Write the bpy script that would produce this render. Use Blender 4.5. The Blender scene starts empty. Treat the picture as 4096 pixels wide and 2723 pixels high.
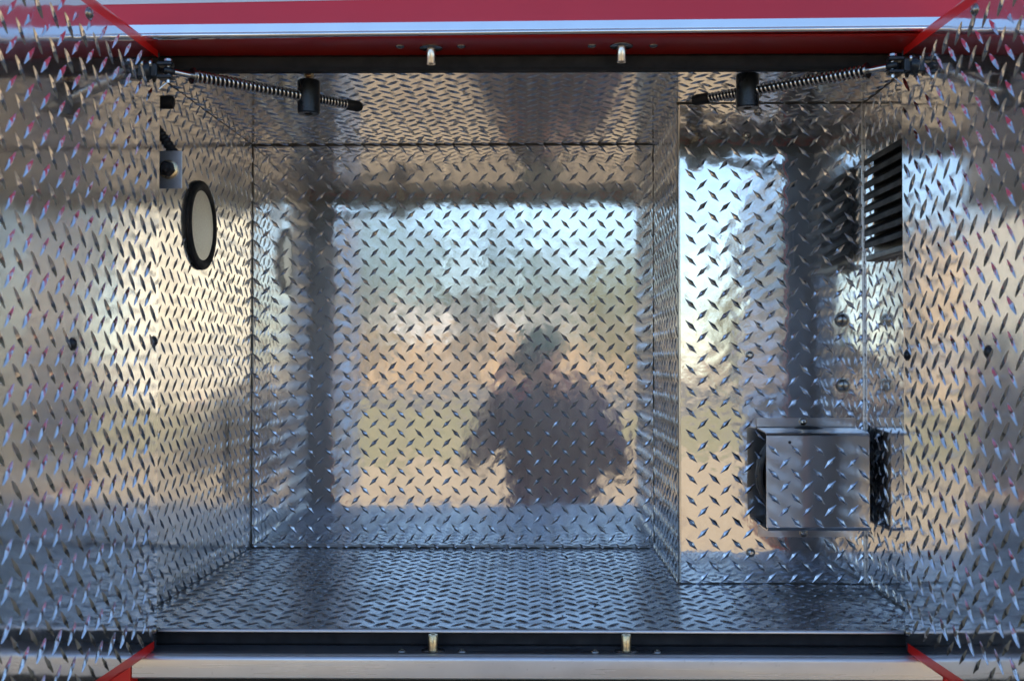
import bpy, bmesh, math, random
from mathutils import Vector, Matrix
random.seed(7)
sc = bpy.context.scene
C = sc.collection
R = math.radians

# ------------------------------------------------------------------ camera
FPX = 4400.0                                   # focal length in pixels of a 4096 wide frame
cam = bpy.data.cameras.new('camera'); cam.sensor_width = 36.0
cam.lens = FPX / 4096 * 36
cam.clip_start = 0.02; cam.clip_end = 2000
cam.dof.use_dof = True; cam.dof.focus_distance = 2.08; cam.dof.aperture_fstop = 10.5
camo = bpy.data.objects.new('view_camera', cam); C.objects.link(camo)
camo.location = (0, 0, 0)
camo.rotation_euler = (R(90) + math.atan(84.5 / FPX), 0, math.atan(56 / FPX))
sc.camera = camo

# ------------------------------------------------------------------ sky, sun, exposure
SUN_EL, SUN_AZ = 36.0, 14.0                    # sun stands behind the truck (+Y), a little to the right
w = bpy.data.worlds.new('World'); sc.world = w; w.use_nodes = True
nt = w.node_tree
sky = nt.nodes.new('ShaderNodeTexSky'); sky.sky_type = 'NISHITA'; sky.sun_disc = False
sky.sun_elevation = R(SUN_EL); sky.sun_rotation = R(SUN_AZ)
sky.air_density = 1.0; sky.dust_density = 0.45; sky.ozone_density = 2.6
nt.links.new(sky.outputs[0], nt.nodes['Background'].inputs[0])
nt.nodes['Background'].inputs[1].default_value = 0.15
sun = bpy.data.lights.new('sun', 'SUN'); sun.energy = 4.6; sun.angle = R(0.5); sun.color = (1.0, 0.90, 0.76)
suno = bpy.data.objects.new('sun', sun); C.objects.link(suno)
sd = Vector((math.sin(R(SUN_AZ)) * math.cos(R(SUN_EL)), math.cos(R(SUN_AZ)) * math.cos(R(SUN_EL)), math.sin(R(SUN_EL))))
suno.rotation_euler = sd.to_track_quat('Z', 'Y').to_euler()
sc.view_settings.view_transform = 'Standard'; sc.view_settings.look = 'None'
sc.view_settings.exposure = 0.92; sc.view_settings.gamma = 1.0
sc.view_settings.use_curve_mapping = False
sc.render.engine = 'CYCLES'
sc.cycles.use_denoising = True
sc.cycles.use_adaptive_sampling = True; sc.cycles.adaptive_threshold = 0.02
sc.cycles.max_bounces = 8; sc.cycles.glossy_bounces = 7; sc.cycles.diffuse_bounces = 3
sc.cycles.sample_clamp_indirect = 6.0
sc.cycles.blur_glossy = 0.3
sc.cycles.caustics_reflective = True

# ------------------------------------------------------------------ dimensions (metres, camera at the origin)
XL, XB, XR = -0.550, 0.255, 0.568              # left wall, side of the cover box, right wall
ZF, ZC = -0.3715, 0.4355                       # floor, ceiling
YB, YX, YF = 2.200, 1.852, 1.537               # back wall, face of the cover box, front of the compartment
GZ = -1.35                                     # ground

# ------------------------------------------------------------------ node helpers
def nmat(name):
    m = bpy.data.materials.new(name); m.use_nodes = True
    t = m.node_tree
    return m, t, t.nodes['Principled BSDF']

def nd(t, kind, **kw):
    n = t.nodes.new(kind)
    for k, v in kw.items(): setattr(n, k, v)
    return n

def math_n(t, op, a, b=None, c=None):
    n = nd(t, 'ShaderNodeMath', operation=op)
    for i, v in enumerate((a, b, c)):
        if v is None: continue
        if isinstance(v, (int, float)): n.inputs[i].default_value = v
        else: t.links.new(v, n.inputs[i])
    return n.outputs[0]

def noise(t, vec, scale, detail=3.0, rough=0.55, stretch=None):
    if stretch is not None:
        mp = nd(t, 'ShaderNodeMapping'); mp.inputs['Scale'].default_value = stretch
        t.links.new(vec, mp.inputs['Vector']); vec = mp.outputs[0]
    n = nd(t, 'ShaderNodeTexNoise'); n.inputs['Scale'].default_value = scale
    n.inputs['Detail'].default_value = detail; n.inputs['Roughness'].default_value = rough
    t.links.new(vec, n.inputs['Vector'])
    return n.outputs['Fac']

def ramp(t, fac, stops):
    r = nd(t, 'ShaderNodeValToRGB')
    el = r.color_ramp.elements
    while len(el) < len(stops): el.new(0.5)
    for e, (p, c) in zip(el, stops):
        e.position = p; e.color = (*c, 1) if len(c) == 3 else c
    t.links.new(fac, r.inputs[0])
    return r.outputs[0]

def mapr(t, v, a, b, c, d):
    n = nd(t, 'ShaderNodeMapRange'); n.clamp = True
    for i, x in enumerate((a, b, c, d)): n.inputs[i + 1].default_value = x
    t.links.new(v, n.inputs[0])
    return n.outputs[0]

def mixc(t, f, a, b):
    n = nd(t, 'ShaderNodeMix', data_type='RGBA')
    for i, v in ((0, f), (6, a), (7, b)):
        if isinstance(v, (int, float)): n.inputs[i].default_value = v
        elif isinstance(v, tuple): n.inputs[i].default_value = (*v, 1)
        else: t.links.new(v, n.inputs[i])
    return n.outputs[2]

def simple(name, col, rough=0.5, metal=0.0, coat=0.0, var=0.12, scale=60, bump=0.0):
    """paint, rubber or steel with a little mottling in tone and gloss"""
    m, t, p = nmat(name)
    co = nd(t, 'ShaderNodeTexCoord').outputs['Object']
    f = noise(t, co, scale)
    lo = tuple(c * (1 - var) for c in col); hi = tuple(min(1, c * (1 + var)) for c in col)
    t.links.new(ramp(t, f, [(0.3, lo), (0.7, hi)]), p.inputs['Base Color'])
    t.links.new(mapr(t, noise(t, co, scale * 0.4), 0.3, 0.7, max(0.02, rough * 0.8), min(1, rough * 1.2)), p.inputs['Roughness'])
    p.inputs['Metallic'].default_value = metal
    p.inputs['Coat Weight'].default_value = coat; p.inputs['Coat Roughness'].default_value = 0.04
    if bump:
        b = nd(t, 'ShaderNodeBump'); b.inputs['Distance'].default_value = 1.0
        t.links.new(math_n(t, 'MULTIPLY', noise(t, co, scale * 3), bump), b.inputs['Height'])
        t.links.new(b.outputs[0], p.inputs['Normal'])
    return m

def plate_mat(name, rough=0.09, col=(0.845, 0.86, 0.885), wave=1.0, brush=(1, 1, 1), dirt=0.0, stain=None, lattice=None, dirt_col=(0.05, 0.045, 0.04), haze=0.20, scuff=0.0):
    """bright rolled aluminium: slight waviness, brushing along one way, smears, optional grime"""
    m, t, p = nmat(name)
    co = nd(t, 'ShaderNodeTexCoord').outputs['Object']
    p.inputs['Metallic'].default_value = 1.0
    f = noise(t, co, 9, 4)
    base = ramp(t, f, [(0.3, tuple(c * 0.90 for c in col)), (0.7, col)])
    sm = noise(t, co, 40, 4, 0.6, brush)
    r = mapr(t, sm, 0.3, 0.75, rough * 0.5, rough * 1.9)
    if scuff:                                      # drag marks and scratches in a few directions
        tot = None
        for (an, sx_, sy_, sc_, th_) in ((0.3, 6, 260, 1.0, .66), (-1.1, 5, 220, 1.0, .67), (1.2, 9, 300, 1.0, .68)):
            rt = nd(t, 'ShaderNodeVectorRotate', rotation_type='Z_AXIS'); rt.inputs['Angle'].default_value = an
            t.links.new(co, rt.inputs['Vector'])
            k_ = mapr(t, noise(t, rt.outputs[0], sc_, 3, 0.6, (sx_, sy_, 1)), th_, th_ + .06, 0, 1)
            tot = k_ if tot is None else math_n(t, 'MAXIMUM', tot, k_)
        k_ = math_n(t, 'MULTIPLY', math_n(t, 'MULTIPLY', tot, mapr(t, noise(t, co, 5, 3), .42, .6, 0, 1)), scuff)
        base = mixc(t, math_n(t, 'MULTIPLY', k_, .5), base, tuple(c * .45 for c in col))
        r = math_n(t, 'ADD', r, math_n(t, 'MULTIPLY', k_, .25))
    if dirt:
        d = math_n(t, 'MULTIPLY', mapr(t, noise(t, co, 7, 6, 0.65), 0.42, 0.7, 0, 1), dirt)
        sp = math_n(t, 'MULTIPLY', mapr(t, noise(t, co, 140, 2, 0.5), 0.68, 0.74, 0, 1), min(1, dirt * 1.5))
        d = math_n(t, 'MAXIMUM', d, sp)
        base = mixc(t, d, base, dirt_col)
        r = math_n(t, 'MAXIMUM', r, math_n(t, 'MULTIPLY', d, 0.6))
        t.links.new(math_n(t, 'SUBTRACT', 1.0, math_n(t, 'MULTIPLY', d, 0.75)), p.inputs['Metallic'])
    if stain:                                      # smudges of grease: (u, v, ru, rv, strength)
        sx = nd(t, 'ShaderNodeSeparateXYZ'); t.links.new(co, sx.inputs[0])
        tot = None
        for (su, sv, ru, rv, k) in stain:
            a = math_n(t, 'DIVIDE', math_n(t, 'SUBTRACT', sx.outputs[0], su), ru)
            b = math_n(t, 'DIVIDE', math_n(t, 'SUBTRACT', sx.outputs[1], sv), rv)
            q = math_n(t, 'ADD', math_n(t, 'MULTIPLY', a, a), math_n(t, 'MULTIPLY', b, b))
            q = math_n(t, 'ADD', q, math_n(t, 'MULTIPLY', noise(t, co, 45, 4), 1.3))
            s = math_n(t, 'MULTIPLY', mapr(t, q, 0.55, 1.5, 1, 0), k)
            tot = s if tot is None else math_n(t, 'MAXIMUM', tot, s)
        base = mixc(t, tot, base, dirt_col)
        r = math_n(t, 'MAXIMUM', r, math_n(t, 'MULTIPLY', tot, 0.5))
        mt = math_n(t, 'SUBTRACT', 1.0, math_n(t, 'MULTIPLY', tot, 0.8))
        if p.inputs['Metallic'].is_linked: mt = math_n(t, 'MINIMUM', mt, p.inputs['Metallic'].links[0].from_socket)
        t.links.new(mt, p.inputs['Metallic'])
    t.links.new(base, p.inputs['Base Color'])
    t.links.new(r, p.inputs['Roughness'])
    h = math_n(t, 'MULTIPLY', noise(t, co, 14, 2, 0.4), 4.2e-4 * wave)
    h = math_n(t, 'ADD', h, math_n(t, 'MULTIPLY', noise(t, co, 60, 2, 0.5), 7.5e-5 * wave))
    st = tuple(b * 1.0 for b in brush)
    h = math_n(t, 'ADD', h, math_n(t, 'MULTIPLY', noise(t, co, 260, 2, 0.6, st), 2.5e-6))
    if lattice:                                    # the sheet pillows a little round each lug
        du, dv, u0, v0 = lattice
        sx = nd(t, 'ShaderNodeSeparateXYZ'); t.links.new(co, sx.inputs[0])
        cu = math_n(t, 'COSINE', math_n(t, 'MULTIPLY', math_n(t, 'SUBTRACT', sx.outputs[0], u0), 2 * math.pi / du))
        cv = math_n(t, 'COSINE', math_n(t, 'MULTIPLY', math_n(t, 'SUBTRACT', sx.outputs[1], v0), math.pi / dv))
        h = math_n(t, 'ADD', h, math_n(t, 'MULTIPLY', math_n(t, 'MULTIPLY', cu, cv), 2.2e-5 * wave))
    b = nd(t, 'ShaderNodeBump'); b.inputs['Distance'].default_value = 1.0
    t.links.new(h, b.inputs['Height']); t.links.new(b.outputs[0], p.inputs['Normal'])
    # the rolled skin scatters part of the light: a soft lobe mixed with the bright one
    p2 = nd(t, 'ShaderNodeBsdfPrincipled'); p2.inputs['Metallic'].default_value = 1.0
    for k in ('Base Color', 'Metallic', 'Normal'):
        if p.inputs[k].is_linked: t.links.new(p.inputs[k].links[0].from_socket, p2.inputs[k])
    t.links.new(math_n(t, 'ADD', r, 0.24), p2.inputs['Roughness'])
    mx = nd(t, 'ShaderNodeMixShader'); mx.inputs[0].default_value = haze
    t.links.new(p.outputs[0], mx.inputs[1]); t.links.new(p2.outputs[0], mx.inputs[2])
    t.links.new(mx.outputs[0], t.nodes['Material Output'].inputs['Surface'])
    return m

M = {}
M['lug'] = simple('tread_lug_aluminium', (0.80, 0.79, 0.77), 0.14, 1.0, var=0.04, scale=200)
M['lug_floor'] = simple('worn_floor_lug', (0.62, 0.62, 0.62), 0.26, 1.0, var=0.15, scale=120)
for k_, c_, r0_, r1_ in (('lug', (0.84, 0.85, 0.87), 0.08, 0.22), ('lug_floor', (0.46, 0.49, 0.54), 0.16, 0.42)):
    m_, t_, p_ = nmat('worn_' + k_); g_ = nd(t_, 'ShaderNodeNewGeometry').outputs['Position']
    p_.inputs['Metallic'].default_value = 1.0
    f_ = noise(t_, g_, 38, 4, 0.6)
    t_.links.new(ramp(t_, f_, [(0.3, tuple(x * .78 for x in c_)), (0.7, c_)]), p_.inputs['Base Color'])
    t_.links.new(mapr(t_, noise(t_, g_, 95, 3), 0.3, 0.7, r0_, r1_), p_.inputs['Roughness'])
    b_ = nd(t_, 'ShaderNodeBump'); b_.inputs['Distance'].default_value = 1.0
    t_.links.new(math_n(t_, 'MULTIPLY', noise(t_, g_, 300, 2), 1.2e-4), b_.inputs['Height']); t_.links.new(b_.outputs[0], p_.inputs['Normal'])
    M[k_] = m_
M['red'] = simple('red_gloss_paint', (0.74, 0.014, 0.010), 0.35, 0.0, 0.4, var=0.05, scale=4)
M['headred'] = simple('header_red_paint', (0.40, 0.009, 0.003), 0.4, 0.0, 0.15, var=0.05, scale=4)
M['crimson'] = simple('crimson_panel_paint', (0.62, 0.020, 0.055), 0.5, 0.0, 0.12, var=0.04, scale=4)
M['stripe'] = simple('pale_stripe', (0.62, 0.68, 0.78), 0.3, 0.0, 0.5, var=0.04, scale=5)
M['chrome'] = simple('polished_trim', (0.88, 0.88, 0.88), 0.06, 1.0, var=0.03, scale=20)
M['rail'] = plate_mat('brushed_rail', 0.30, (0.86, 0.87, 0.90), 0.6, (0.03, 1, 1), dirt=0.10, haze=.5)
M['sill'] = plate_mat('dull_sill', 0.35, (0.30, 0.31, 0.34), 0.5, (0.05, 1, 1), dirt=0.5)
M['rubber'] = simple('black_rubber', (0.009, 0.009, 0.011), 0.7, var=0.3, scale=80, bump=2e-5)
M['plastic'] = simple('black_plastic', (0.016, 0.015, 0.014), 0.38, var=0.2, scale=90)
M['blackmetal'] = simple('black_oxide_steel', (0.02, 0.024, 0.03), 0.3, 0.3, var=0.3, scale=120)
M['steel'] = simple('bright_steel', (0.70, 0.68, 0.66), 0.2, 1.0, var=0.12, scale=150)
M['zinc'] = simple('yellow_zinc_steel', (0.72, 0.58, 0.36), 0.3, 1.0, var=0.35, scale=110)
M['darkbolt'] = simple('dulled_bolt', (0.34, 0.33, 0.31), 0.24, 1.0, var=0.25, scale=160)
M['bracket'] = simple('grey_bracket', (0.46, 0.48, 0.52), 0.34, 0.85, var=0.1, scale=60)
M['sealant'] = simple('grimy_sealant', (0.06, 0.054, 0.045), 0.6, var=0.4, scale=90, bump=4e-5)
M['lens'] = simple('frosted_lens', (0.97, 0.91, 0.78), 0.5, 0.6, var=0.08, scale=300, bump=6e-5)
M['jamb'] = plate_mat('dull_jamb', 0.45, (0.20, 0.24, 0.32), 0.4, (1, .1, 1), dirt=0.2)
M['dark'] = simple('dark_underbody', (0.02, 0.02, 0.022), 0.7, var=0.3, scale=10)

# ------------------------------------------------------------------ mesh helpers
def origin_of(o):
    v = Vector((0, 0, 0))
    while o is not None: v += o.location; o = o.parent
    return v

class MB:
    def __init__(s): s.v = []; s.f = []; s.mi = []
    def add(s, vs, fs, mi=0):
        b = len(s.v); s.v += [tuple(x) for x in vs]
        s.f += [tuple(b + i for i in f) for f in fs]; s.mi += [mi] * len(fs)
        return s
    def box(s, lo, hi):
        x0, y0, z0 = lo; x1, y1, z1 = hi
        return s.hexa([(x0,y0,z0),(x1,y0,z0),(x1,y1,z0),(x0,y1,z0),(x0,y0,z1),(x1,y0,z1),(x1,y1,z1),(x0,y1,z1)])
    def hexa(s, p):
        return s.add(p, [(0,3,2,1),(4,5,6,7),(0,1,5,4),(1,2,6,5),(2,3,7,6),(3,0,4,7)])
    def lathe(s, p, axis, prof, n=24, cap0=True, cap1=True):
        """prof: (distance along axis, radius)"""
        a = Vector(axis).normalized(); p = Vector(p)
        u = a.orthogonal().normalized(); q = a.cross(u)
        vs = []
        for (d, r) in prof:
            for k in range(n):
                an = 2 * math.pi * k / n
                vs.append(p + a * d + (u * math.cos(an) + q * math.sin(an)) * r)
        fs = []
        for i in range(len(prof) - 1):
            for k in range(n):
                k2 = (k + 1) % n
                fs.append((i*n+k, i*n+k2, (i+1)*n+k2, (i+1)*n+k))
        if cap0: fs.append(tuple(range(n))[::-1])
        if cap1: fs.append(tuple((len(prof)-1)*n + k for k in range(n)))
        return s.add(vs, fs)
    def cyl(s, p0, p1, r0, r1=None, n=20):
        p0, p1 = Vector(p0), Vector(p1); r1 = r0 if r1 is None else r1
        return s.lathe(p0, p1 - p0, [(0, r0), ((p1 - p0).length, r1)], n)
    def tube(s, pts, r, n=8):
        pts = [Vector(p) for p in pts]; rs = r if isinstance(r, (list, tuple)) else [r] * len(pts)
        vs, fs = [], []; up = None
        for i, p in enumerate(pts):
            d = (pts[min(i+1, len(pts)-1)] - pts[max(i-1, 0)]).normalized()
            if up is None: up = d.orthogonal().normalized()
            up = (up - d * up.dot(d)).normalized(); q = d.cross(up)
            for k in range(n):
                an = 2 * math.pi * k / n
                vs.append(p + (up * math.cos(an) + q * math.sin(an)) * rs[i])
        for i in range(len(pts) - 1):
            for k in range(n):
                k2 = (k + 1) % n
                fs.append((i*n+k, i*n+k2, (i+1)*n+k2, (i+1)*n+k))
        fs.append(tuple(range(n))[::-1]); fs.append(tuple((len(pts)-1)*n + k for k in range(n)))
        return s.add(vs, fs)
    def prism_x(s, prof, x0, x1):
        """prof: closed outline of (y, z), swept along X"""
        n = len(prof)
        vs = [(x0, y, z) for y, z in prof] + [(x1, y, z) for y, z in prof]
        fs = [(i, (i+1) % n, n + (i+1) % n, n + i) for i in range(n)] + [tuple(range(n))[::-1], tuple(range(n, 2*n))]
        return s.add(vs, fs)
    def build(s, name, mat, parent=None, smooth=False, bevel=0.0, seg=2, angle=40):
        o0 = origin_of(parent) if parent else Vector((0, 0, 0))
        me = bpy.data.meshes.new(name)
        me.from_pydata([Vector(v) - o0 for v in s.v], [], s.f)
        for mm in (mat if isinstance(mat, list) else [mat]): me.materials.append(mm)
        bm = bmesh.new(); bm.from_mesh(me); bmesh.ops.recalc_face_normals(bm, faces=bm.faces); bm.to_mesh(me); bm.free()
        for pl, i in zip(me.polygons, s.mi): pl.material_index = i
        if smooth:
            for pl in me.polygons: pl.use_smooth = True
            me.set_sharp_from_angle(angle=R(angle))
        o = bpy.data.objects.new(name, me); C.objects.link(o)
        if parent: o.parent = parent
        if bevel:
            b = o.modifiers.new('edge', 'BEVEL'); b.width = bevel; b.segments = seg; b.limit_method = 'ANGLE'; b.angle_limit = R(35)
            for pl in me.polygons: pl.use_smooth = True
            me.set_sharp_from_angle(angle=R(180))
            b.harden_normals = True
        return o

def tag(o, label=None, cat=None, group=None, kind=None):
    for k, v in (('label', label), ('category', cat), ('group', group), ('kind', kind)):
        if v: o[k] = v
    return o

def thing(name, label, cat, loc, group=None):
    o = bpy.data.objects.new(name, None); C.objects.link(o); o.location = loc; o.empty_display_size = 0.05
    return tag(o, label, cat, group)

# ------------------------------------------------------------------ diamond plate
LUG_L, LUG_W, LUG_H = 0.0146, 0.0043, 0.0019
def lug_geom(kl=1.0, kw=1.0, kh=1.0):
    a, b, h = LUG_L * kl, LUG_W * kw, LUG_H * kh
    per = [(a, 0), (a * .42, b * .52), (0.0, b), (-a * .42, b * .52), (-a, 0), (-a * .42, -b * .52), (0.0, -b), (a * .42, -b * .52)]
    vs = [(x, y, 0) for x, y in per] + [(x * .90, y * .66, h * .42) for x, y in per] + [(a * .42, 0, h), (0, 0, h * 1.12), (-a * .42, 0, h)]
    fs = [(i, (i + 1) % 8, 8 + (i + 1) % 8, 8 + i) for i in range(8)]
    fs += [(8, 9, 16), (9, 10, 17, 16), (10, 11, 18, 17), (11, 12, 18), (12, 13, 18), (13, 14, 17, 18), (14, 15, 16, 17), (15, 8, 16)]
    return vs, fs
LUG_V, LUG_F = lug_geom()
def lug_mesh(mat):
    me = bpy.data.meshes.new('tread_lug'); me.from_pydata(LUG_V, [], LUG_F); me.materials.append(mat)
    return me
LUG_ME = {k: lug_mesh(M[k]) for k in ('lug', 'lug_floor')}

camM = camo.rotation_euler.to_matrix()
def project(p):
    q = camM.transposed() @ Vector(p)
    if q.z > -0.01: return None
    return 2048 + FPX * q.x / -q.z, 1361.5 - FPX * q.y / -q.z

PLATES = []          # every sheet with its lugs, shared out at the end
def plate(name, parent, O, U, V, W, H, mat, du=0.0366, dv=0.019, u0=0.009, v0=0.0, key=None, lug='lug', inset=0.0, sgn=1, tilt=45, kl=1.0, kh=1.0, skip=(), th=0.002, clipx=None):
    O, U, V = Vector(O), Vector(U).normalized(), Vector(V).normalized(); N = U.cross(V)
    me = bpy.data.meshes.new(name)
    vs = [(0,0,-th),(W,0,-th),(W,H,-th),(0,H,-th),(0,0,0),(W,0,0),(W,H,0),(0,H,0)]
    me.from_pydata(vs, [], [(0,3,2,1),(4,5,6,7),(0,1,5,4),(1,2,6,5),(2,3,7,6),(3,0,4,7)])
    me.materials.append(mat)
    o = bpy.data.objects.new(name, me); C.objects.link(o); o.parent = parent
    L = O - origin_of(parent)
    o.matrix_local = Matrix(((U.x, V.x, N.x, L.x), (U.y, V.y, N.y, L.y), (U.z, V.z, N.z, L.z), (0, 0, 0, 1)))
    lugs = []
    r0 = -int(v0 / dv) - 2
    for r in range(r0, int(H / dv) + 3):
        v = v0 + r * dv
        if v < inset or v > H - inset: continue
        k0 = -int(u0 / du) - 2
        for k in range(k0, int(W / du) + 3):
            u = u0 + (r % 2) * du / 2 + k * du
            if u < inset or u > W - inset: continue
            if any((u - a) ** 2 + (v - b) ** 2 < rr * rr for a, b, rr in skip): continue
            ang = (-1 if r % 2 == 0 else 1) * R(tilt) * sgn + random.gauss(0, 0.012)
            p = O + U * u + V * v
            lugs.append((u + random.gauss(0, .0003), v + random.gauss(0, .0003), ang, p, N, (kl * random.uniform(.95, 1.04), random.uniform(.88, 1.08), kh * random.uniform(.75, 1.15))))
    PLATES.append((o, key or parent, lugs, lug, clipx))
    return o

def share_lugs():
    """the 300 lugs that show largest on each thing become objects, the rest of a sheet one joined part"""
    by = {}
    for pi, (o, key, lugs, lug, clipx) in enumerate(PLATES):
        for li, (u, v, a, p, N, k3) in enumerate(lugs):
            q = project(p); area = 0
            if q and -10 < q[0] < 4106 and -10 < q[1] < 2733 and (clipx is None or clipx[0] < q[0] < clipx[1]):
                area = max(0, -N.dot(p.normalized())) / p.length_squared
            by.setdefault(key.name, []).append((area, pi, li))
    single = set()
    for k, lst in by.items():
        lst.sort(reverse=True)
        single |= {(pi, li) for a, pi, li in lst[:300] if a > 0}
    for pi, (o, key, lugs, lug, clipx) in enumerate(PLATES):
        vs, fs = [], []
        for li, (u, v, a, p, N, k3) in enumerate(lugs):
            if (pi, li) in single:
                g = bpy.data.objects.new('tread_lug', LUG_ME[lug]); C.objects.link(g); g.parent = o
                g.location = (u, v, -0.0001); g.rotation_euler = (0, 0, a); g.scale = k3
            else:
                ca, sa = math.cos(a), math.sin(a); b = len(vs)
                vs += [(u + x * k3[0] * ca - y * k3[1] * sa, v + x * k3[0] * sa + y * k3[1] * ca, z * k3[2] - 0.0001) for x, y, z in LUG_V]
                fs += [tuple(b + i for i in f) for f in LUG_F]
        if vs:
            me = bpy.data.meshes.new('tread_pattern'); me.from_pydata(vs, [], fs); me.materials.append(M[lug])
            g = bpy.data.objects.new('tread_pattern', me); C.objects.link(g); g.parent = o; g['kind'] = 'stuff'

# =================================================================== ground and surroundings seen in the bright metal
def ground_mat(name, stops, scale, rough=0.9):
    m, t, p = nmat(name)
    co = nd(t, 'ShaderNodeTexCoord').outputs['Object']
    f = math_n(t, 'ADD', math_n(t, 'MULTIPLY', noise(t, co, scale, 8, 0.65), 0.6), math_n(t, 'MULTIPLY', noise(t, co, scale * 9, 4), 0.4))
    t.links.new(ramp(t, f, stops), p.inputs['Base Color']); p.inputs['Roughness'].default_value = rough
    return m
M['soil'] = ground_mat('dry_soil', [(0.32, (0.12, 0.09, 0.07)), (0.41, (0.28, 0.19, 0.11)), (0.48, (0.43, 0.31, 0.17)), (0.7, (0.54, 0.41, 0.24))], 0.38)
M['lawn'] = ground_mat('dry_grass', [(0.36, (0.08, 0.085, 0.03)), (0.46, (0.17, 0.16, 0.06)), (0.52, (0.34, 0.27, 0.10)), (0.60, (0.30, 0.24, 0.15)), (0.7, (0.46, 0.36, 0.18))], 0.5)
M['asphalt'] = ground_mat('grey_asphalt', [(0.3, (0.06, 0.06, 0.065)), (0.7, (0.12, 0.12, 0.125))], 2.0)
def sheet(name, x0, x1, y0, y1, z, mat):
    return tag(MB().add([(x0,y0,z),(x1,y0,z),(x1,y1,z),(x0,y1,z)], [(0,1,2,3)]).build(name, mat), kind='structure')
sheet('ground', -400, 400, -400, 400, GZ, M['soil'])
rl = random.Random(3); nl = 60; ed = []
for yb, am in ((-26.5, 1.6), (-10.8, 1.5)): ed.append([(-60 + 2.0 * k, yb + am * math.sin(k * .9 + yb) + rl.uniform(-am, am), GZ + .004) for k in range(nl + 1)])
tag(MB().add(ed[0] + ed[1], [(k, k + 1, nl + 2 + k, nl + 1 + k) for k in range(nl)]).build('lawn', M['lawn']), kind='structure')
sheet('road', -160, 160, -48, -28.5, GZ + .004, M['asphalt'])

def building(name, label, x0, x1, y0, y1, h, wall, roof, cols, rows=1, band=None):
    b = thing(name, label, 'building', ((x0 + x1) / 2, (y0 + y1) / 2, GZ))
    MB().box((x0, y0, GZ), (x1, y1, GZ + h)).build('wall', wall, b)
    MB().box((x0 - .3, y0 - .3, GZ + h), (x1 + .3, y1 + .3, GZ + h + .25)).build('roof', roof, b)
    if band: MB().box((x0 - .02, y1, GZ + h * .62), (x1 + .02, y1 + .03, GZ + h * .92)).build('fascia', band, b)
    n = cols
    for i in range(n):
        for j in range(rows):
            cx = x0 + (x1 - x0) * (i + .5) / n; z = GZ + 1.0 + j * 2.6
            wn = MB().box((cx - .5, y1 + .0, z), (cx + .5, y1 + .06, z + 1.2)).build('window', M['stripe'], b)
            MB().box((cx - .42, y1 + .06, z + .08), (cx + .42, y1 + .075, z + 1.12)).build('pane', M['glass'], wn)
    return b
M['glass'] = simple('window_glass', (0.03, 0.04, 0.05), 0.06, 0.0, 1.0, var=0.1, scale=2)
M['cream'] = simple('cream_siding', (0.84, 0.73, 0.53), 0.8, var=0.08, scale=1.5)
M['tan'] = simple('tan_brick', (0.42, 0.29, 0.16), 0.85, var=0.2, scale=3)
M['white'] = simple('white_fascia', (0.80, 0.78, 0.74), 0.7, var=0.05, scale=2)
M['greyroof'] = simple('grey_roof', (0.16, 0.15, 0.15), 0.8, var=0.15, scale=2)
building('cream_building', 'cream sided building mirrored in the bright compartment wall', 8.6, 14.4, -42, -30, 6.2, M['cream'], M['greyroof'], 2)
building('tan_building', 'tan brick building mirrored in the open door plate', -17.2, -13.6, -40, -30, 5.6, M['tan'], M['greyroof'], 2)
building('low_white_building', 'long low building with white fascia mirrored behind the photographer', -16, 9, -84, -70, 5.4, M['tan'], M['greyroof'], 9, 1, M['white'])

M['bark'] = simple('tree_bark', (0.10, 0.075, 0.05), 0.9, var=0.3, scale=8)
def leaf_mat(name, col):
    m = simple(name, col, 0.6, var=0.45, scale=2.2); return m
LEAF = [leaf_mat('green_leaves', (0.075, 0.11, 0.035)), leaf_mat('yellowing_leaves', (0.26, 0.22, 0.05)), leaf_mat('dark_leaves', (0.04, 0.065, 0.035))]
def tree(label, x, y, h, rad, kind, seed):
    rng = random.Random(seed)
    t = thing('leafy_tree', label, 'tree', (x, y, GZ), 'trees mirrored in the compartment')
    tr = MB(); top = Vector((x + rng.uniform(-.3, .3), y, GZ + h * .62))
    tr.tube([(x, y, GZ - .1), (x, y, GZ + h * .3), top], [h * .03, h * .022, h * .008])
    for k in range(5):
        a = k * 1.3 + rng.random(); s = Vector((x, y, GZ + h * rng.uniform(.25, .5)))
        tr.tube([s, s + Vector((math.cos(a) * rad * .6, math.sin(a) * rad * .6, h * .22))], [h * .012, h * .004], 6)
    tr.build('trunk', M['bark'], t, smooth=True)
    cr = MB()
    clumps = []
    for k in range(26):
        d = Vector((rng.gauss(0, 1), rng.gauss(0, 1), rng.gauss(0, 1))).normalized() * rng.uniform(.3, 1)
        clumps.append(Vector((x + d.x * rad, y + d.y * rad, GZ + h * .58 + d.z * h * .40)))
    for c in clumps:
        cs = rad * rng.uniform(.28, .45)
        for k in range(60):
            p = c + Vector((rng.gauss(0, .5), rng.gauss(0, .5), rng.gauss(0, .4))) * cs
            u = Vector((rng.gauss(0, 1), rng.gauss(0, 1), rng.gauss(0, 1))).normalized(); v = u.orthogonal().normalized()
            s = h * rng.uniform(.012, .024)
            cr.add([p - u*s, p + v*s*.6, p + u*s, p - v*s*.6], [(0,1,2,3)])
    cr.build('crown', LEAF[kind], t)
tree('tall dense dark tree mirrored farthest left of the photographer', -13.0, -66, 13, 5.5, 2, 1)
tree('olive tree with a broad low crown mirrored left of the photographer', -8.2, -52, 10, 4.2, 0, 2)
tree('dark tree mirrored between the olive tree and the photographer', -3.4, -64, 11.5, 5.0, 2, 3)
tree('green tree mirrored directly above the photographer', 1.6, -60, 9.0, 4.4, 0, 8)
tree('yellowing tree mirrored right of the photographer', 3.5, -34, 5.2, 2.2, 1, 4)
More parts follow.
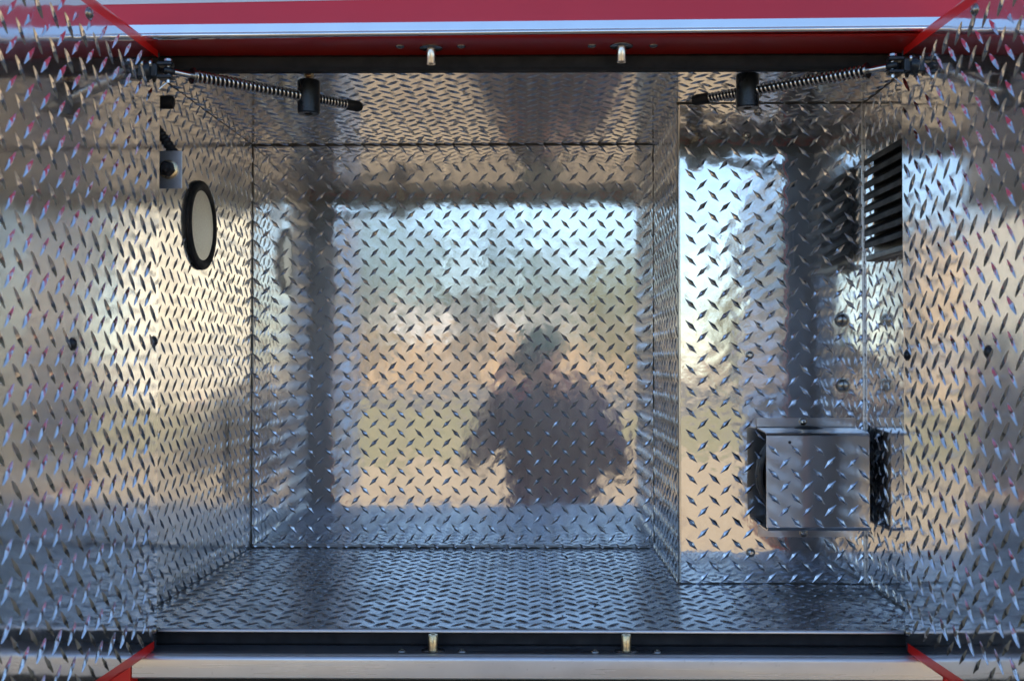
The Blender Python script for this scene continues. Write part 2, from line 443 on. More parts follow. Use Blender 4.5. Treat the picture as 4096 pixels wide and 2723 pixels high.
tree('low golden bush mirrored in the boxed cover', 6.3, -30, 3.9, 1.7, 1, 9)
tree('large dark tree mirrored in the left door beside the cream building', 19.5, -34, 11, 4.6, 2, 10)
tree('large green tree mirrored at the edge of the left door', 26, -38, 12, 5.2, 0, 11)
tree('large dark tree mirrored at the edge of the right door', -24.5, -36, 11, 4.8, 2, 12)
tree('olive green tree mirrored beyond the yellow one', 4.6, -58, 9, 3.8, 0, 5)
tree('broad tree mirrored far left beside the tan building', -20, -52, 12, 5, 0, 6)

# added red post shape, stand-in for an unidentified red reflection in the left wall
post = thing('red_stand_in', 'small red post-shaped stand-in for an unidentified red reflection low in the left compartment wall', 'post', (4.75, -14.0, GZ))
MB().lathe((4.75, -14.0, GZ), (0, 0, 1), [(0, .20), (.06, .20), (.08, .14), (.60, .13), (.62, .17), (.66, .17), (.74, .13), (.80, .05), (.82, .01)], 24).build('post_body', M['red'], post, smooth=True)
for sx in (-1, 1):
    MB().lathe((4.75 + sx * .11, -14.0, GZ + .45), (sx, 0, 0), [(0, .07), (.09, .07), (.10, .05)], 16).build('side_cap', M['red'], post, smooth=True)

# ------------------------------------------------------------------ the photographer, mirrored in the back wall
M['skin'] = simple('skin', (0.50, 0.27, 0.19), 0.5, var=0.06, scale=20)
M['jacket'] = simple('dark_plum_jacket', (0.045, 0.026, 0.095), 0.8, var=0.3, scale=9)
M['trousers'] = simple('dark_trousers', (0.09, 0.035, 0.05), 0.85, var=0.3, scale=9)
M['hat'] = simple('green_knit_hat', (0.06, 0.16, 0.09), 0.85, var=0.25, scale=60)
M['strap'] = simple('red_strap', (0.60, 0.04, 0.06), 0.6, var=0.1, scale=60)
def photographer():
    V, E, RD = [], [], []
    def add(p, r, parent=None):
        V.append(p); RD.append(r if isinstance(r, tuple) else (r, r))
        if parent is not None: E.append((parent, len(V) - 1))
        return len(V) - 1
    pel = add((.12, -.50, -.60), (.24, .16))
    ab = add((.12, -.45, -.42), (.235, .15), pel)
    ch = add((.115, -.38, -.20), (.22, .14), ab)
    nk = add((.095, -.28, -.085), .062, ch)
    jw = add((.07, -.215, -.045), (.062, .07), nk)
    hd = add((.065, -.205, .02), (.077, .092), jw)
    add((.065, -.21, .085), (.066, .08), hd)
    add((.058, -.112, -.005), (.014, .02), hd)                       # nose
    for sx in (-1, 1): add((.065 + sx * .083, -.215, .012), (.008, .022), hd)   # ears
    for sx, ex, hx in ((1, (.40, -.20, -.46), (.088, -.075, -.035)), (-1, (-.23, -.20, -.44), (-.075, -.055, -.045))):
        sh = add((.115 + sx * .185, -.36, -.185), .085, ch)
        el = add(ex, .072, sh)
        mid = add(tuple((a * .45 + b * .55) for a, b in zip(ex, hx)), .054, el)
        wr = add(tuple((a * .15 + b * .85) for a, b in zip(ex, hx)), .030, mid)
        ha = add(hx, (.030, .036), wr)
        for k in range(4):
            zz = hx[2] + .026 - k * .018
            f1 = add((hx[0] - sx * .004, hx[1] + .030, zz), .0088, ha)
            f2 = add((hx[0] - sx * .020, hx[1] + .052 - abs(k - 1) * .004, zz - .004), .0082, f1)
            add((hx[0] - sx * .040, hx[1] + .050 - abs(k - 1) * .004, zz - .008), .0072, f2)
        t1 = add((hx[0] - sx * .018, hx[1] - .016, hx[2] - .020), .010, ha)
        add((hx[0] - sx * .044, hx[1] - .012, hx[2] - .022), .0085, t1)
    for sx in (-1, 1):
        hp = add((.12 + sx * .105, -.50, -.68), .098, pel)
        kn = add((.12 + sx * .15, -.40, -.98), .068, hp)
        an = add((.12 + sx * .17, -.55, -1.27), .045, kn)
        add((.12 + sx * .18, -.40, -1.31), (.045, .036), an)
    me = bpy.data.meshes.new('person'); me.from_pydata(V, E, [])
    o = bpy.data.objects.new('person', me); C.objects.link(o)
    sk = o.modifiers.new('skin', 'SKIN'); sk.use_smooth_shade = True
    for i, d in enumerate(me.skin_vertices[0].data):
        d.radius = RD[i]; d.use_root = (i == 0)
    sb = o.modifiers.new('sub', 'SUBSURF'); sb.levels = 2; sb.render_levels = 2
    dg = bpy.context.evaluated_depsgraph_get()
    m2 = bpy.data.meshes.new_from_object(o.evaluated_get(dg))
    o.modifiers.clear(); o.data = m2; bpy.data.meshes.remove(me); m2.name = 'person'
    m2.materials.clear()
    for mm in ('jacket', 'skin', 'trousers', 'rubber'): m2.materials.append(M[mm])
    for pl in m2.polygons:
        c = pl.center; i = 0
        if c.z > -.085 and c.y < -.09 and abs(c.x - .065) < .12 and c.y > -.31: i = 1
        elif c.y > -.105 and c.z > -.13: i = 1
        elif c.z < -1.22: i = 3
        elif c.z < -.60 and c.y < -.3: i = 2
        pl.material_index = i; pl.use_smooth = True
    tag(o, 'photographer in a dark jacket and green hat mirrored in the back wall', 'person')
    hat = MB().lathe((.065, -.212, .045), (0, .05, 1), [(-.012, .092), (.0, .102), (.018, .102), (.030, .098), (.065, .088), (.092, .06), (.104, .02), (.106, .002)], 28).build('hat', M['hat'], o, smooth=True)
    MB().add([(0,0,0)], []).v
    # eyes and mouth
    for sx in (-1, 1): MB().lathe((.065 + sx * .030, -.128, .022), (0, 1, 0), [(0, .011), (.006, .009), (.009, .004)], 14).build('eye', M['white'], o, smooth=True)
    MB().lathe((.066, -.137, -.046), (0, 1, 0), [(0, .018), (.004, .012), (.005, .002)], 14).build('mouth', simple('lips', (.36, .12, .11), .5), o, smooth=True)
    k = thing('held_camera', 'black camera held up by the photographer with a red neck strap', 'camera', (.0, -.06, -.05))
    MB().box((-.066, -.092, -.048), (.066, -.040, .042)).build('camera_body', M['plastic'], k, bevel=.008)
    MB().lathe((0, -.045, 0), (0, 1, 0), [(0, .034), (.030, .034), (.032, .031), (.036, .031), (.0385, .030)], 28, True, False).build('lens_barrel', M['plastic'], k, smooth=True)
    MB().box((-.022, -.085, .042), (.022, -.045, .064)).build('viewfinder_hump', M['plastic'], k, bevel=.005)
    MB().tube([(-.067, -.066, .02), (-.11, -.09, -.05), (-.10, -.16, -.13), (-.02, -.24, -.13), (.04, -.29, -.07)], .008, 8).build('neck_strap', M['strap'], k, smooth=True)
photographer()

# =================================================================== the truck
truck = thing('truck_body', 'red truck body with an open equipment compartment lined in diamond plate', 'truck', (0, YF, GZ))
PX = 1.457                                       # outer face of the body panels
def lean(o, k=.0060):
    # the body pressing above the opening climbs slightly to the right
    for v in o.data.vertices: v.co.z += k * v.co.x
    return o
# upper panels: crimson band, pale stripe, red above
lean(MB().box((-2.4, PX, .4335), (2.4, PX + .02, .4950)).build('side_panel', M['crimson'], truck))
lean(MB().box((-2.4, PX - .001, .4855), (2.4, PX + .02, .575)).build('pale_stripe', M['stripe'], truck), .0148)
MB().box((-2.4, PX, .540), (2.4, PX + .02, 1.85)).build('upper_panel', M['crimson'], truck)
for x0, x1 in ((-2.4, -.566), (.584, 2.4)):
    MB().box((x0, PX, -.75), (x1, PX + .02, .437)).build('body_panel', M['red'], truck)
MB().box((-2.4, PX + .02, 1.83), (2.4, 3.85, 1.85)).build('roof', M['red'], truck)  # unseen truck shell added to block the sun: roof, far side, ends, bottom
MB().box((-2.4, 3.85, -.75), (2.4, 3.87, 1.85)).build('far_shade_panel', M['red'], truck)
for x0, x1 in ((-2.42, -2.4), (2.4, 2.42)):
    MB().box((x0, PX, -.75), (x1, 3.87, 1.85)).build('end_shade_panel', M['red'], truck)
MB().box((-2.4, PX + .03, -.77), (2.4, 3.85, -.752)).build('under_shade_panel', M['dark'], truck)
# half-round drip moulding over the opening
prof = [(PX + .004, .4518), (PX - .0042, .4518), (PX - .0050, .4412), (PX - .0044, .4408), (PX - .0050, .4404)]
for k in range(9):
    a = R(50 - k * 16); prof.append((PX - .0025 - .0042 * math.cos(a), .4372 + .0038 * math.sin(a)))
prof += [(PX - .001, .4332), (PX + .004, .4332)]
lean(MB().prism_x(prof, -2.4, 2.4).build('drip_moulding', M['chrome'], truck, smooth=True, angle=30))
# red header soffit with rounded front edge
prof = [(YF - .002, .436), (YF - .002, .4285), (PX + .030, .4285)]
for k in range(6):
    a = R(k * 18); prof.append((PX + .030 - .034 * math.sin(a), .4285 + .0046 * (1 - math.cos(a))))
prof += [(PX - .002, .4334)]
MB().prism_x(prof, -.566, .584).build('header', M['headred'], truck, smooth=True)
# weatherstrips: black rubber along the top and below the floor
def strip(name, z0, z1, y0, y1, x0=XL - .012, x1=XR + .012):
    prof = [(y1, z0), (y0 + .003, z0), (y0, z0 + .004), (y0 + .0015, (z0 + z1) / 2), (y0, z1 - .004), (y0 + .003, z1), (y1, z1)]
    return MB().prism_x(prof, x0, x1).build(name, M['rubber'], truck, smooth=True)
strip('weatherstrip', .4065, .4290, YF - .010, YF + .006)
strip('weatherstrip', -.3962, -.3750, YF + .002, YF + .012)
for x0, x1 in ((-.580, -.5092), (.5186, .590)):
    MB().box((x0, YF - .0245, -.393), (x1, YF - .0205, .428)).build('jamb_strip', M['jamb'], truck)
MB().box((XL - .01, YF - .045, -.402), (XR + .012, YF + .012, -.3960)).build('sill', M['sill'], truck, bevel=.001)
prof = [(YF - .040, -.4245), (YF - .058, -.4245), (YF - .060, -.4225)] + [(YF - .054 - .006 * math.cos(R(k * 15)), -.4000 + .006 * math.sin(R(k * 15))) for k in range(7)] + [(YF - .0455, -.3942), (YF - .0455, -.402), (YF - .040, -.402)]
MB().prism_x(prof, -.5285, .5535).build('rub_rail', M['rail'], truck, smooth=True, angle=30)
MB().box((-2.4, YF - .030, -.75), (2.4, YF - .012, -.4245)).build('lower_panel', M['dark'], truck)
for x0, x1 in ((-.566, -.5300), (.5550, .584)):
    MB().box((x0, YF - .062, -.47), (x1, YF - .030, -.400)).build('corner_cap', M['red'], truck, bevel=.003)

# liner sheets
W0 = XR - XL
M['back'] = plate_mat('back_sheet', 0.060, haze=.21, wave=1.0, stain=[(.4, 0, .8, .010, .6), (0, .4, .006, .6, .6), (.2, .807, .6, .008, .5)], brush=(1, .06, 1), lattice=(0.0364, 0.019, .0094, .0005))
M['left'] = plate_mat('left_sheet', 0.085, (0.87, 0.865, 0.85), haze=.26, wave=.6, brush=(.08, 1, 1), stain=[(.4965, .232, .034, .080, 1.0), (.50, .15, .04, .05, .6), (.30, .05, .2, .03, .25)], dirt=0.10)
M['right'] = plate_mat('right_sheet', 0.075, haze=.15, wave=.6, brush=(1, .08, 1), dirt=0.12)
M['ceil'] = plate_mat('ceiling_sheet', 0.065, haze=.15, col=(0.87, 0.85, 0.82), wave=.7, brush=(1, .1, 1))
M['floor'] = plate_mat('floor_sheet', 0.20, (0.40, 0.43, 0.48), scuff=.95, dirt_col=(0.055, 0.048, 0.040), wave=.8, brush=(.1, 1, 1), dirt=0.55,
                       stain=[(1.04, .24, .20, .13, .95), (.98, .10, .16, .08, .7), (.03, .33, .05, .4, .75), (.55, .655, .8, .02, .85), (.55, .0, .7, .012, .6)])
M['coverm'] = plate_mat('cover_sheet', 0.056, haze=.21, wave=1.5, brush=(1, .06, 1), lattice=(0.0381, 0.01826, .0165, .0))
M['coverside'] = plate_mat('cover_side_sheet', 0.12, (0.74, 0.72, 0.68), wave=1.0, brush=(1, .1, 1), dirt=0.2)
M['hood'] = plate_mat('hood_sheet', 0.10, (0.86, 0.86, 0.87), haze=.28, wave=1.0, brush=(1, .08, 1))
M['doorm'] = plate_mat('door_sheet', 0.065, haze=.15, wave=.6, brush=(1, .08, 1), lattice=(0.0366, 0.0196, .01, .01))
CLIP = (640, 3608)
plate('back_wall', truck, (XL, YB, ZF), (1,0,0), (0,0,1), XB + .01 - XL, ZC - ZF, M['back'], .0364, .019, .0094, .0005, clipx=CLIP)
FL = .0139
plate('left_wall', truck, (XL - FL, YF, ZF), (FL,YB - YF,0), (0,0,1), math.hypot(YB - YF, FL), ZC - ZF, M['left'], .0358, .0193, .012, .006, clipx=CLIP, skip=[(1.866 - YF, .232 - ZF, .085)])
plate('right_wall', truck, (XR, YB - .02, ZF), (0,-1,0), (0,0,1), YB - .02 - YF, ZC - ZF, M['right'], .0358, .0190, .004, .010, clipx=CLIP, skip=[(YB - .02 - 1.73, .245 - ZF, .07)])
plate('ceiling', truck, (XL - .016, YB, ZC), (1,0,0), (0,-1,0), W0 + .016, YB - YF, M['ceil'], .0366, .0192, .010, .008, clipx=CLIP)
plate('floor', truck, (XL - .016, YF, ZF), (1,0,0), (0,1,0), W0 + .016, YB - YF, M['floor'], .0366, .0192, .012, .006, lug='lug_floor', clipx=CLIP)
MB().prism_x([(YF + .003, ZF - .0002)] + [(YF + .000 - .003 * math.sin(R(k * 15)), ZF - .0032 + .003 * math.cos(R(k * 15))) for k in range(7)] + [(YF - .003, -.3757), (YF - .001, -.3757), (YF + .003, ZF - .002)], XL, XR).build('floor_lip', M['rail'], truck, smooth=True, angle=30)
# dirty sealant in the corners
def bead(p0, p1, r, up):
    p0, p1 = Vector(p0), Vector(p1); n = max(6, int((p1 - p0).length / .02)); rng = random.Random(int(r * 1e6) + n)
    pts = [p0.lerp(p1, k / n) + Vector(up) * rng.uniform(-.0006, .0006) for k in range(n + 1)]
    return MB().tube(pts, [r * rng.uniform(.8, 1.25) for _ in pts], 6).build('sealant_bead', M['sealant'], truck, smooth=True)
bead((XL, YB, ZC), (XB, YB, ZC), .0030, (0, 0, 1))
bead((XL, YB, ZF), (XB, YB, ZF), .0020, (0, 0, 1))
bead((XL, YB, ZF), (XL, YB, ZC), .0018, (1, 0, 0))
bead((XB, YB, ZF), (XB, YB, ZC), .0016, (1, 0, 0))
bead((XL - FL, YF + .01, ZF), (XL, YB, ZF), .0015, (0, 0, 1))
bead((XL - FL, YF + .01, ZC), (XL, YB, ZC), .0012, (0, 0, 1))
bead((XB, YX + .004, ZF), (XB, YB, ZF), .0018, (0, 0, 1))
bead((XB, YX, ZF), (XR, YX, ZF), .0024, (0, 0, 1))
bead((XB, YX, ZC), (XR, YX, ZC), .0022, (0, 0, 1))
bead((XR, YF + .01, ZF), (XR, YX, ZF), .0034, (0, 0, 1))
bead((XR, YF + .01, ZC), (XR, YX, ZC), .0020, (0, 0, 1))
# flat screws beside the striker pins
for px, z, n in ((-.1715, .4285, -1), (-.0880, .4285, -1), (.0895, .4285, -1), (.1730, .4285, -1), (-.1700, -.3960, 1), (-.0875, -.3960, 1), (.0940, -.3960, 1), (.1790, -.3960, 1)):
    MB().lathe((px, 1.487 if n < 0 else 1.512, z), (0, 0, n), [(0, .0062), (.0008, .0060), (.0022, .0045), (.0026, .0024), (.0012, .0022)], 16).build('screw', M['darkbolt'], truck, smooth=True)

# ------------------------------------------------------------------ cover box at the right
cover = thing('cover_box', 'boxed diamond plate cover standing in the right rear of the compartment', 'equipment cover', ((XB + XR) / 2, (YX + YB) / 2, ZF))
plate('front_panel', cover, (XB + .005, YX, ZF), (1,0,0), (0,0,1), XR - XB - .005, ZC - ZF, M['coverm'], .0381, .01826, .2775 - XB - .005, (.2788 - ZF) % .03652, clipx=CLIP)
plate('side_panel', cover, (XB, YB, ZF), (0,-1,0), (0,0,1), YB - YX - .005, ZC - ZF, M['coverside'], .0366, .0190, .008, .004, clipx=CLIP)
m = MB()
pr = [(XB + .005 - .005 * math.cos(R(k * 15)), YX + .005 - .005 * math.sin(R(k * 15))) for k in range(7)] + [(XB + .005, YX + .005)]
n = len(pr)
m.add([(x, y, ZF) for x, y in pr] + [(x, y, ZC) for x, y in pr], [(i, (i+1) % n, n + (i+1) % n, n + i) for i in range(n)])
m.build('folded_edge', M['coverside'], cover, smooth=True, angle=60)
MB().box((XR - .0035, YX - .0022, ZF), (XR - .0002, YX - .0002, ZC)).build('edge_return', M['rail'], cover, bevel=.0006)
def dome_bolt(parent, p, axis, r, mat, washer=True, hexn=False):
    p = Vector(p); a = Vector(axis)
    o = MB().lathe(p, a, [(0, r * 1.25), (r * .18, r * 1.25), (r * .2, r)] + [(r * .2 + r * .55 * math.sin(R(k)), r * math.cos(R(k))) for k in (15, 35, 55, 75, 88)], 20).build('bolt', mat, parent, smooth=True)
    if hexn:
        MB().lathe(p + a * r * .5, a, [(0, r * .62), (r * .55, r * .62), (r * .62, r * .45)], 6).build('nut', M['steel'], o)
    return o
for x, z, r, h in ((.3721, .380, .0058, True), (.3912, .4215, .0056, True), (.5302, .0698, .0098, False), (.5317, -.0395, .0098, False), (.3752, .0109, .0058, True), (.3755, -.319, .0062, True)):
    dome_bolt(cover, (x, YX, z), (0, -1, 0), r, M['darkbolt'], True, h)

# ------------------------------------------------------------------ folded hood and the round fan behind it
hood = thing('vent_hood', 'folded diamond plate hood bolted low on the boxed cover', 'vent hood', (.469, YX, -.292))
hx0, hx1, hy = .3860, .5510, 1.775
plate('hood_face', hood, (hx0, hy, -.2660), (1,0,0), (0,0,1), hx1 - hx0, .1475, M['hood'], .0360, .0193, .012, .008, key=hood, inset=.008)
def fold(name, pts, x0, x1):
    """a bent sheet 2 mm thick following the (y, z) points"""
    pts = [Vector((0, a, b)) for a, b in pts]; inn = []
    for i, p in enumerate(pts):
        d = (pts[min(i + 1, len(pts) - 1)] - pts[max(i - 1, 0)]).normalized(); inn.append(p + Vector((0, -d.z, d.y)) * .002)
    return MB().prism_x([(p.y, p.z) for p in pts] + [(p.y, p.z) for p in inn[::-1]], x0, x1).build(name, M['hood'], hood, smooth=True, angle=14)
fold('upper_flange', [(YX - .001, -.094), (YX - .001, -.1085), (YX - .004, -.1115), (YX - .012, -.1125), (hy + .008, -.1155), (hy + .003, -.1165), (hy + .0005, -.1195)][::-1], hx0, hx1)
fold('lower_flange', [(hy + .0005, -.2650), (hy + .002, -.2685), (hy + .007, -.2700), (YX - .010, -.2700), (YX - .004, -.2710), (YX - .001, -.2745), (YX - .001, -.2925)][::-1], hx0 + .002, hx1 + .002)
for z in (-.1000, -.2855): dome_bolt(hood, (.4633, YX - .003, z), (0, -1, 0), .0056, M['darkbolt'], True, True)
MB().lathe((.4235, hy - .0002, -.1295), (0, -1, 0), [(0, .0026), (.0003, .0025)], 12).build('rivet_hole', M['dark'], hood)
fan = thing('round_fan', 'round black fan ring tucked behind the diamond plate hood', 'fan', (.470, YX, -.275))
MB().lathe((.470, YX - .001, -.190), (0, -1, 0), [(0, .083), (.016, .083), (.022, .0815), (.023, .079), (.020, .077), (.006, .076)], 48, True, False).build('fan_ring', M['rubber'], fan, smooth=True)
MB().lathe((.470, YX - .004, -.190), (0, -1, 0), [(0, .0765), (.002, .0765), (.004, .074)], 40).build('fan_face', M['rubber'], fan, smooth=True)
MB().lathe((.470, YX - .008, -.190), (0, -1, 0), [(0, .024), (.010, .023), (.013, .019)], 24).build('fan_hub', M['plastic'], fan, smooth=True)
for k in range(7):
    a = k * 2 * math.pi / 7; c, s = math.cos(a), math.sin(a); m = MB()
    P = [(r * c - t * s, r * s + t * c, d) for r, t, d in ((.02, -.006, .008), (.068, -.020, .008), (.070, .012, .016), (.022, .010, .016))]
    m.hexa([(.470 + x, YX - .004 - d, -.190 + z) for x, z, d in P] + [(.470 + x, YX - .0055 - d, -.190 + z) for x, z, d in P])
    m.build('fan_blade', M['plastic'], fan)

# ------------------------------------------------------------------ black louvred vent on the right wall
vent = thing('louvre_vent', 'black louvred vent with slanted slats on the right compartment wall', 'vent', (XR, 1.72, .168))
MB().box((XR - .006, 1.585, .160), (XR - .0005, 1.782, .332)).build('vent_frame', M['plastic'], vent, bevel=.002)
for k in range(8):
    z = .186 + k * .0190
    out = [(1.585, 0), (1.806, 0), (1.812, .005), (1.804, .012), (1.775, .021), (1.745, .025), (1.585, .025)]
    m = MB(); n = len(out)
    for dz in (0, .0095):
        m.v += [(XR - .002 - b, a, z + .008 - b * .62 + dz) for a, b in out]
    m.f = [tuple(range(n))[::-1], tuple(range(n, 2 * n))] + [(i, (i+1) % n, n + (i+1) % n, n + i) for i in range(n)]; m.mi = [0] * len(m.f)
    m.build('slat', M['rubber'], vent, bevel=.0012)
MB().box((XR - .022, 1.585, .160), (XR - .0062, 1.772, .170)).build('lower_lip', M['plastic'], vent, bevel=.002)

# ------------------------------------------------------------------ round compartment lamp on the left wall
XW = XL - FL * (YB - 1.866) / (YB - YF); WN = (YB - YF, -FL, 0)
lamp = thing('round_lamp', 'round compartment lamp with black rubber ring on the left wall', 'lamp', (XL, 1.866, .155))
MB().lathe((XW, 1.866, .232), WN, [(0, .0745), (.003, .0762), (.0065, .0752), (.0086, .071), (.0088, .066), (.0074, .062), (.005, .0590), (.003, .058)], 56, True, False).build('rubber_ring', M['rubber'], lamp, smooth=True)
MB().lathe((XW + .001, 1.866, .232), WN, [(0, .0600), (.0040, .0595), (.0050, .054), (.0058, .03), (.0060, .001)], 48).build('lens', M['lens'], lamp, smooth=True)

# ------------------------------------------------------------------ switch bracket, conduit and bumper behind the left door edge
sw = thing('door_switch', 'small grey bracket with black plunger beside the left door edge', 'switch', (-.512, 1.553, .2455))
MB().box((-.540, 1.552, .2455), (-.4888, 1.555, .2995)).build('bracket_plate', M['bracket'], sw, bevel=.0008)
MB().lathe((-.5078, 1.552, .2725), (0, -1, 0), [(0, .0135), (.003, .0135), (.004, .0115)], 24).build('washer', M['zinc'], sw, smooth=True)
MB().lathe((-.5078, 1.548, .2725), (0, -1, 0), [(0, .0112), (.007, .0112), (.009, .008), (.016, .0062), (.0175, .004)], 6).build('plunger', M['rubber'], sw)
m = MB(); pts = []; rs = []
for k in range(60):
    t = k / 59; pts.append((-.552 + .050 * t, 1.568 - .004 * t, .352 - .058 * t ** 1.4)); rs.append(.0062 if k % 4 < 2 else .0076)
cond = thing('black_conduit', 'short black corrugated conduit above the grey switch bracket', 'cable', (-.52, 1.566, .29))
m.tube(pts, rs, 12).build('conduit_sleeve', M['rubber'], cond, smooth=True, angle=80)
bump = thing('rubber_bumper', 'black rubber bumper stub peeking past the left door edge', 'bumper', (-.53, 1.556, .369))
MB().lathe((-.548, 1.556, .3695), (1, 0, 0), [(0, .0085), (.030, .0095), (.040, .0098), (.0445, .0090), (.0460, .0060)], 24).build('bumper_stub', M['rubber'], bump, smooth=True)
MB().lathe((-.550, 1.556, .3695), (1, 0, 0), [(0, .013), (.004, .013), (.005, .010)], 24).build('bumper_base', M['blackmetal'], bump, smooth=True)

# ------------------------------------------------------------------ striker pins
def pin(x, y, z, n, label, mat):
    p = thing('striker_pin', label, 'latch pin', (x, y, z), 'latch striker pins')
    MB().lathe((x, y, z), (0, 0, n), [(0, .0160), (.0012, .0160), (.0020, .0145)], 28).build('washer', M['darkbolt'], p, smooth=True)
    MB().lathe((x, y, z + n * .002), (0, 0, n), [(0, .0066), (.0195, .0066), (.0205, .0060), (.0205, .0032), (.0165, .0030)], 24).build('pin', mat, p, smooth=True)
pin(-.1297, 1.494, .4285, -1, 'steel latch pin hanging from the red header, left of two', M['steel'])
pin(.1297, 1.488, .4285, -1, 'steel latch pin hanging from the red header, right of two', M['steel'])
pin(-.1275, 1.514, -.3960, 1, 'brassy latch pin standing on the dark sill, left of two', M['zinc'])
pin(.1372, 1.516, -.3960, 1, 'brassy worn latch pin standing on the dark sill, right of two', M['zinc'])

# ------------------------------------------------------------------ the two doors
def door(side, label):
    s = side                                        # -1 left, 1 right
    hx, hy_ = (-.5045, 1.503) if s < 0 else (.5135, 1.503)
    a = R(2.1); d = Vector((s * math.sin(a), -math.cos(a), 0)); out = Vector((s * math.cos(a), s * s * 0 + math.sin(a), 0))
    L = .545
    root = thing('compartment_door', label, 'door', (hx, hy_, -.392))
    H0 = Vector((hx, hy_, 0))
    z0, z1 = -.3965, .4355
    m = MB(); q = []
    for zz in (z0, z1):
        for (t, o_) in ((-.005, .003), (L, .003), (L, .046), (-.005, .046)):
            p = H0 + d * t + out * o_; q.append((p.x, p.y, zz))
    m.hexa(q); m.build('outer_shell', M['red'], root, bevel=.006, seg=4)
    pz0, pz1 = -.3785, .4165
    if s < 0: plate('inner_panel', root, H0 + d * L + Vector((0, 0, pz0)), -d, (0,0,1), L, pz1 - pz0, M['doorm'], .0366, .0196, .012, .012, key=root, inset=.0085, th=.004, tilt=49, kl=1.09, kh=1.3)
    else: plate('inner_panel', root, H0 + Vector((0, 0, pz0)), d, (0,0,1), L, pz1 - pz0, M['doorm'], .0366, .0196, .016, .008, key=root, inset=.0085, th=.004, tilt=49, kl=1.09, kh=1.3)
    for t, z in (((.262, .0200), (.016, .0275)) if s < 0 else ((.252, .0110), (.013, .0088))):
        p = H0 + d * t; dome_bolt(root, (p.x, p.y, z), -out, .0062, M['blackmetal'])
    p = H0 + d * .225; dome_bolt(root, (p.x, p.y, .4085), -out, .0060, M['darkbolt'])
    p = H0 + d * .006; dome_bolt(root, (p.x, p.y, -.3640), -out, .0056, M['darkbolt'])
    return root
door(-1, 'open left compartment door with diamond plate lining and red rim')
door(1, 'open right compartment door with diamond plate lining and red rim')

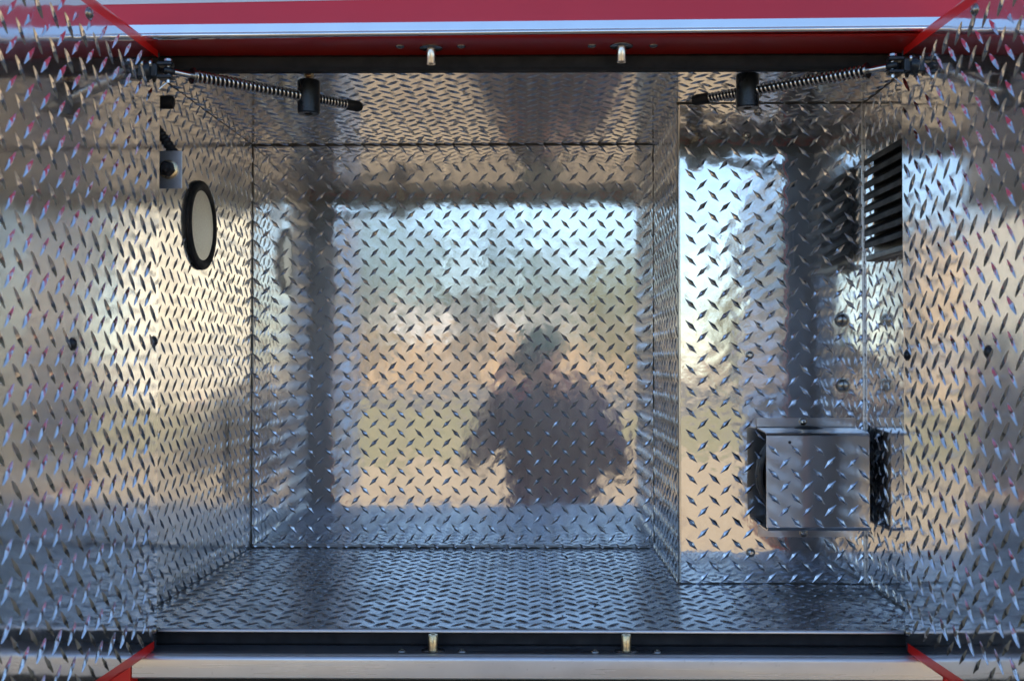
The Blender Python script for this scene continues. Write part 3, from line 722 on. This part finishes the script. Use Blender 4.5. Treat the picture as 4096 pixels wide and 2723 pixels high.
# ------------------------------------------------------------------ sprung door stays
def stay(s, label, c, b, endt, zc):
    c, b = Vector(c), Vector(b); d = (b - c).normalized(); Lb = (b - c).length
    root = thing('door_stay', label, 'door stay', tuple(b))
    e = c + d * endt
    fx = -.509 if s < 0 else .517                    # inner face of the door
    X = Vector((-s, 0, 0))
    base = Vector((fx, c.y - .004, c.z))
    mt = MB().lathe(base, X, [(0, .0125), (.003, .0125), (.0055, .0110), (.0075, .0110)], 28).build('mounting_stud', M['blackmetal'], root, smooth=True)
    MB().lathe(base + X * .0070 + Vector((0, -.006, .008)), X, [(0, .0052), (.0025, .0045), (.0036, .002)], 16).build('screw', M['steel'], mt, smooth=True)
    MB().lathe(base + X * .0070 + Vector((0, .006, -.009)), X, [(0, .0050), (.0025, .0043), (.0036, .002)], 16).build('screw', M['blackmetal'], mt, smooth=True)
    x0, x1 = sorted((fx + X.x * .006, fx + X.x * .016)); xa, xb = sorted((fx + X.x * .0155, fx + X.x * .036))
    m = MB(); m.box((x0, base.y - .007, c.z - .009), (x1, base.y + .007, c.z + .009)); m.build('clevis_base', M['blackmetal'], root, bevel=.002)
    for dz in (-.0115, .0060):
        MB().box((xa, base.y - .008, c.z + dz), (xb, base.y + .008, c.z + dz + .0055)).build('clevis_arm', M['blackmetal'], root, bevel=.002)
    pp = Vector((fx + X.x * .029, base.y, c.z))
    MB().lathe(pp + Vector((0, 0, -.016)), (0, 0, 1), [(0, .0028), (.028, .0030), (.0285, .0060), (.0315, .0056), (.0325, .003)], 18).build('clevis_pin', M['steel'], root, smooth=True)
    MB().tube([pp + Vector((0, 0, -.0145)), pp + Vector((-s * -.004, -.006, -.020)), pp + Vector((-s * -.009, -.010, -.027))], .0009, 6).build('split_pin', M['steel'], root, smooth=True)
    MB().cyl(pp, c + d * .036, .0042, n=18).build('rod', M['steel'], root, smooth=True)
    MB().cyl(c + d * .0345, e, .0046, n=18).build('rod_sleeve', M['rubber'], root, smooth=True)
    MB().lathe(pp, d, [(-.007, .0035), (-.004, .0056), (.004, .0056), (.008, .0042)], 16).build('rod_eye', M['blackmetal'], root, smooth=True)
    def helix(t0, t1, r0, r1, pitch, wire):
        u = d.orthogonal().normalized(); v = d.cross(u); n = int((t1 - t0) / pitch * 18); pts = []
        for k in range(n + 1):
            f = k / n; t = t0 + (t1 - t0) * f; an = 2 * math.pi * (t - t0) / pitch; r = r0 + (r1 - r0) * f
            pts.append(c + d * t + (u * math.cos(an) + v * math.sin(an)) * r)
        return MB().tube(pts, wire, 6)
    ts = .034
    MB().lathe(c + d * (ts - .003), d, [(0, .0045), (0, .0112), (.0022, .0112), (.0022, .0045)], 24, False, False).build('spring_seat', M['darkbolt'], root, smooth=True)
    helix(ts, Lb - .013, .0076, .0064, .0066, .00165).build('spring', M['steel'], root, smooth=True, angle=180)
    helix(Lb + .012, endt - .004, .0066, .0060, .0054, .00150).build('buffer_spring', M['steel'], root, smooth=True, angle=180)
    MB().lathe(c + d * (endt - .010), d, [(0, .0070), (.003, .0082), (.022, .0082), (.027, .0066), (.029, .003)], 22).build('end_cap', M['rubber'], root, smooth=True)
    blk = MB().lathe((b.x, b.y, b.z - .0245), (0, 0, 1), [(.003, .0062), (.0, .0066), (.0, .0152), (.0014, .0166), (.0480, .0166), (.0492, .0154)], 36, True, True).build('pivot_block', M['blackmetal'], root, smooth=True)
    MB().lathe((b.x, b.y, b.z + .0247), (0, 0, 1), [(0, .0056), (.006, .0056), (.006, .0072), (.010, .0072), (.010, .0048), (zc - b.z - .0247, .0048)], 18).build('hanger_bolt', M['zinc'], root, smooth=True)
stay(-1, 'sprung black door stay holding the left door open', (-.4790, 1.467, .3895), (-.3197, 1.608, .3885), .286, ZC)
stay(1, 'sprung black door stay holding the right door open', (.4870, 1.467, .3930), (.3229, 1.600, .3935), .284, ZC)

# grit and crumbs of dirt lying on the compartment floor
rg = random.Random(21); m = MB()
for k in range(150):
    right = k % 3 == 0
    x = rg.uniform(.30, .55) if right else rg.uniform(-.54, .24); y = rg.uniform(YF + .02, YX - .02 if right else YB - .02)
    if not right and rg.random() < .35: y = YB - abs(rg.gauss(0, .03)) - .004
    a = rg.uniform(.0006, .0019); q = rg.uniform(0, 3.14); el = rg.uniform(1, 2.6)
    cx, sx = math.cos(q), math.sin(q)
    base = [(x + (cx * i * el - sx * j) * a, y + (sx * i * el + cx * j) * a, ZF + .0002) for i, j in ((-1, -.6), (1, -1), (.8, .9), (-.9, 1))]
    m.add(base + [(x, y, ZF + a * rg.uniform(.8, 1.6))], [(0, 1, 4), (1, 2, 4), (2, 3, 4), (3, 0, 4), (3, 2, 1, 0)])
tag(m.build('grit', M['sealant']), 'loose dark grit scattered on the compartment floor', 'grit', kind='stuff')

share_lugs()
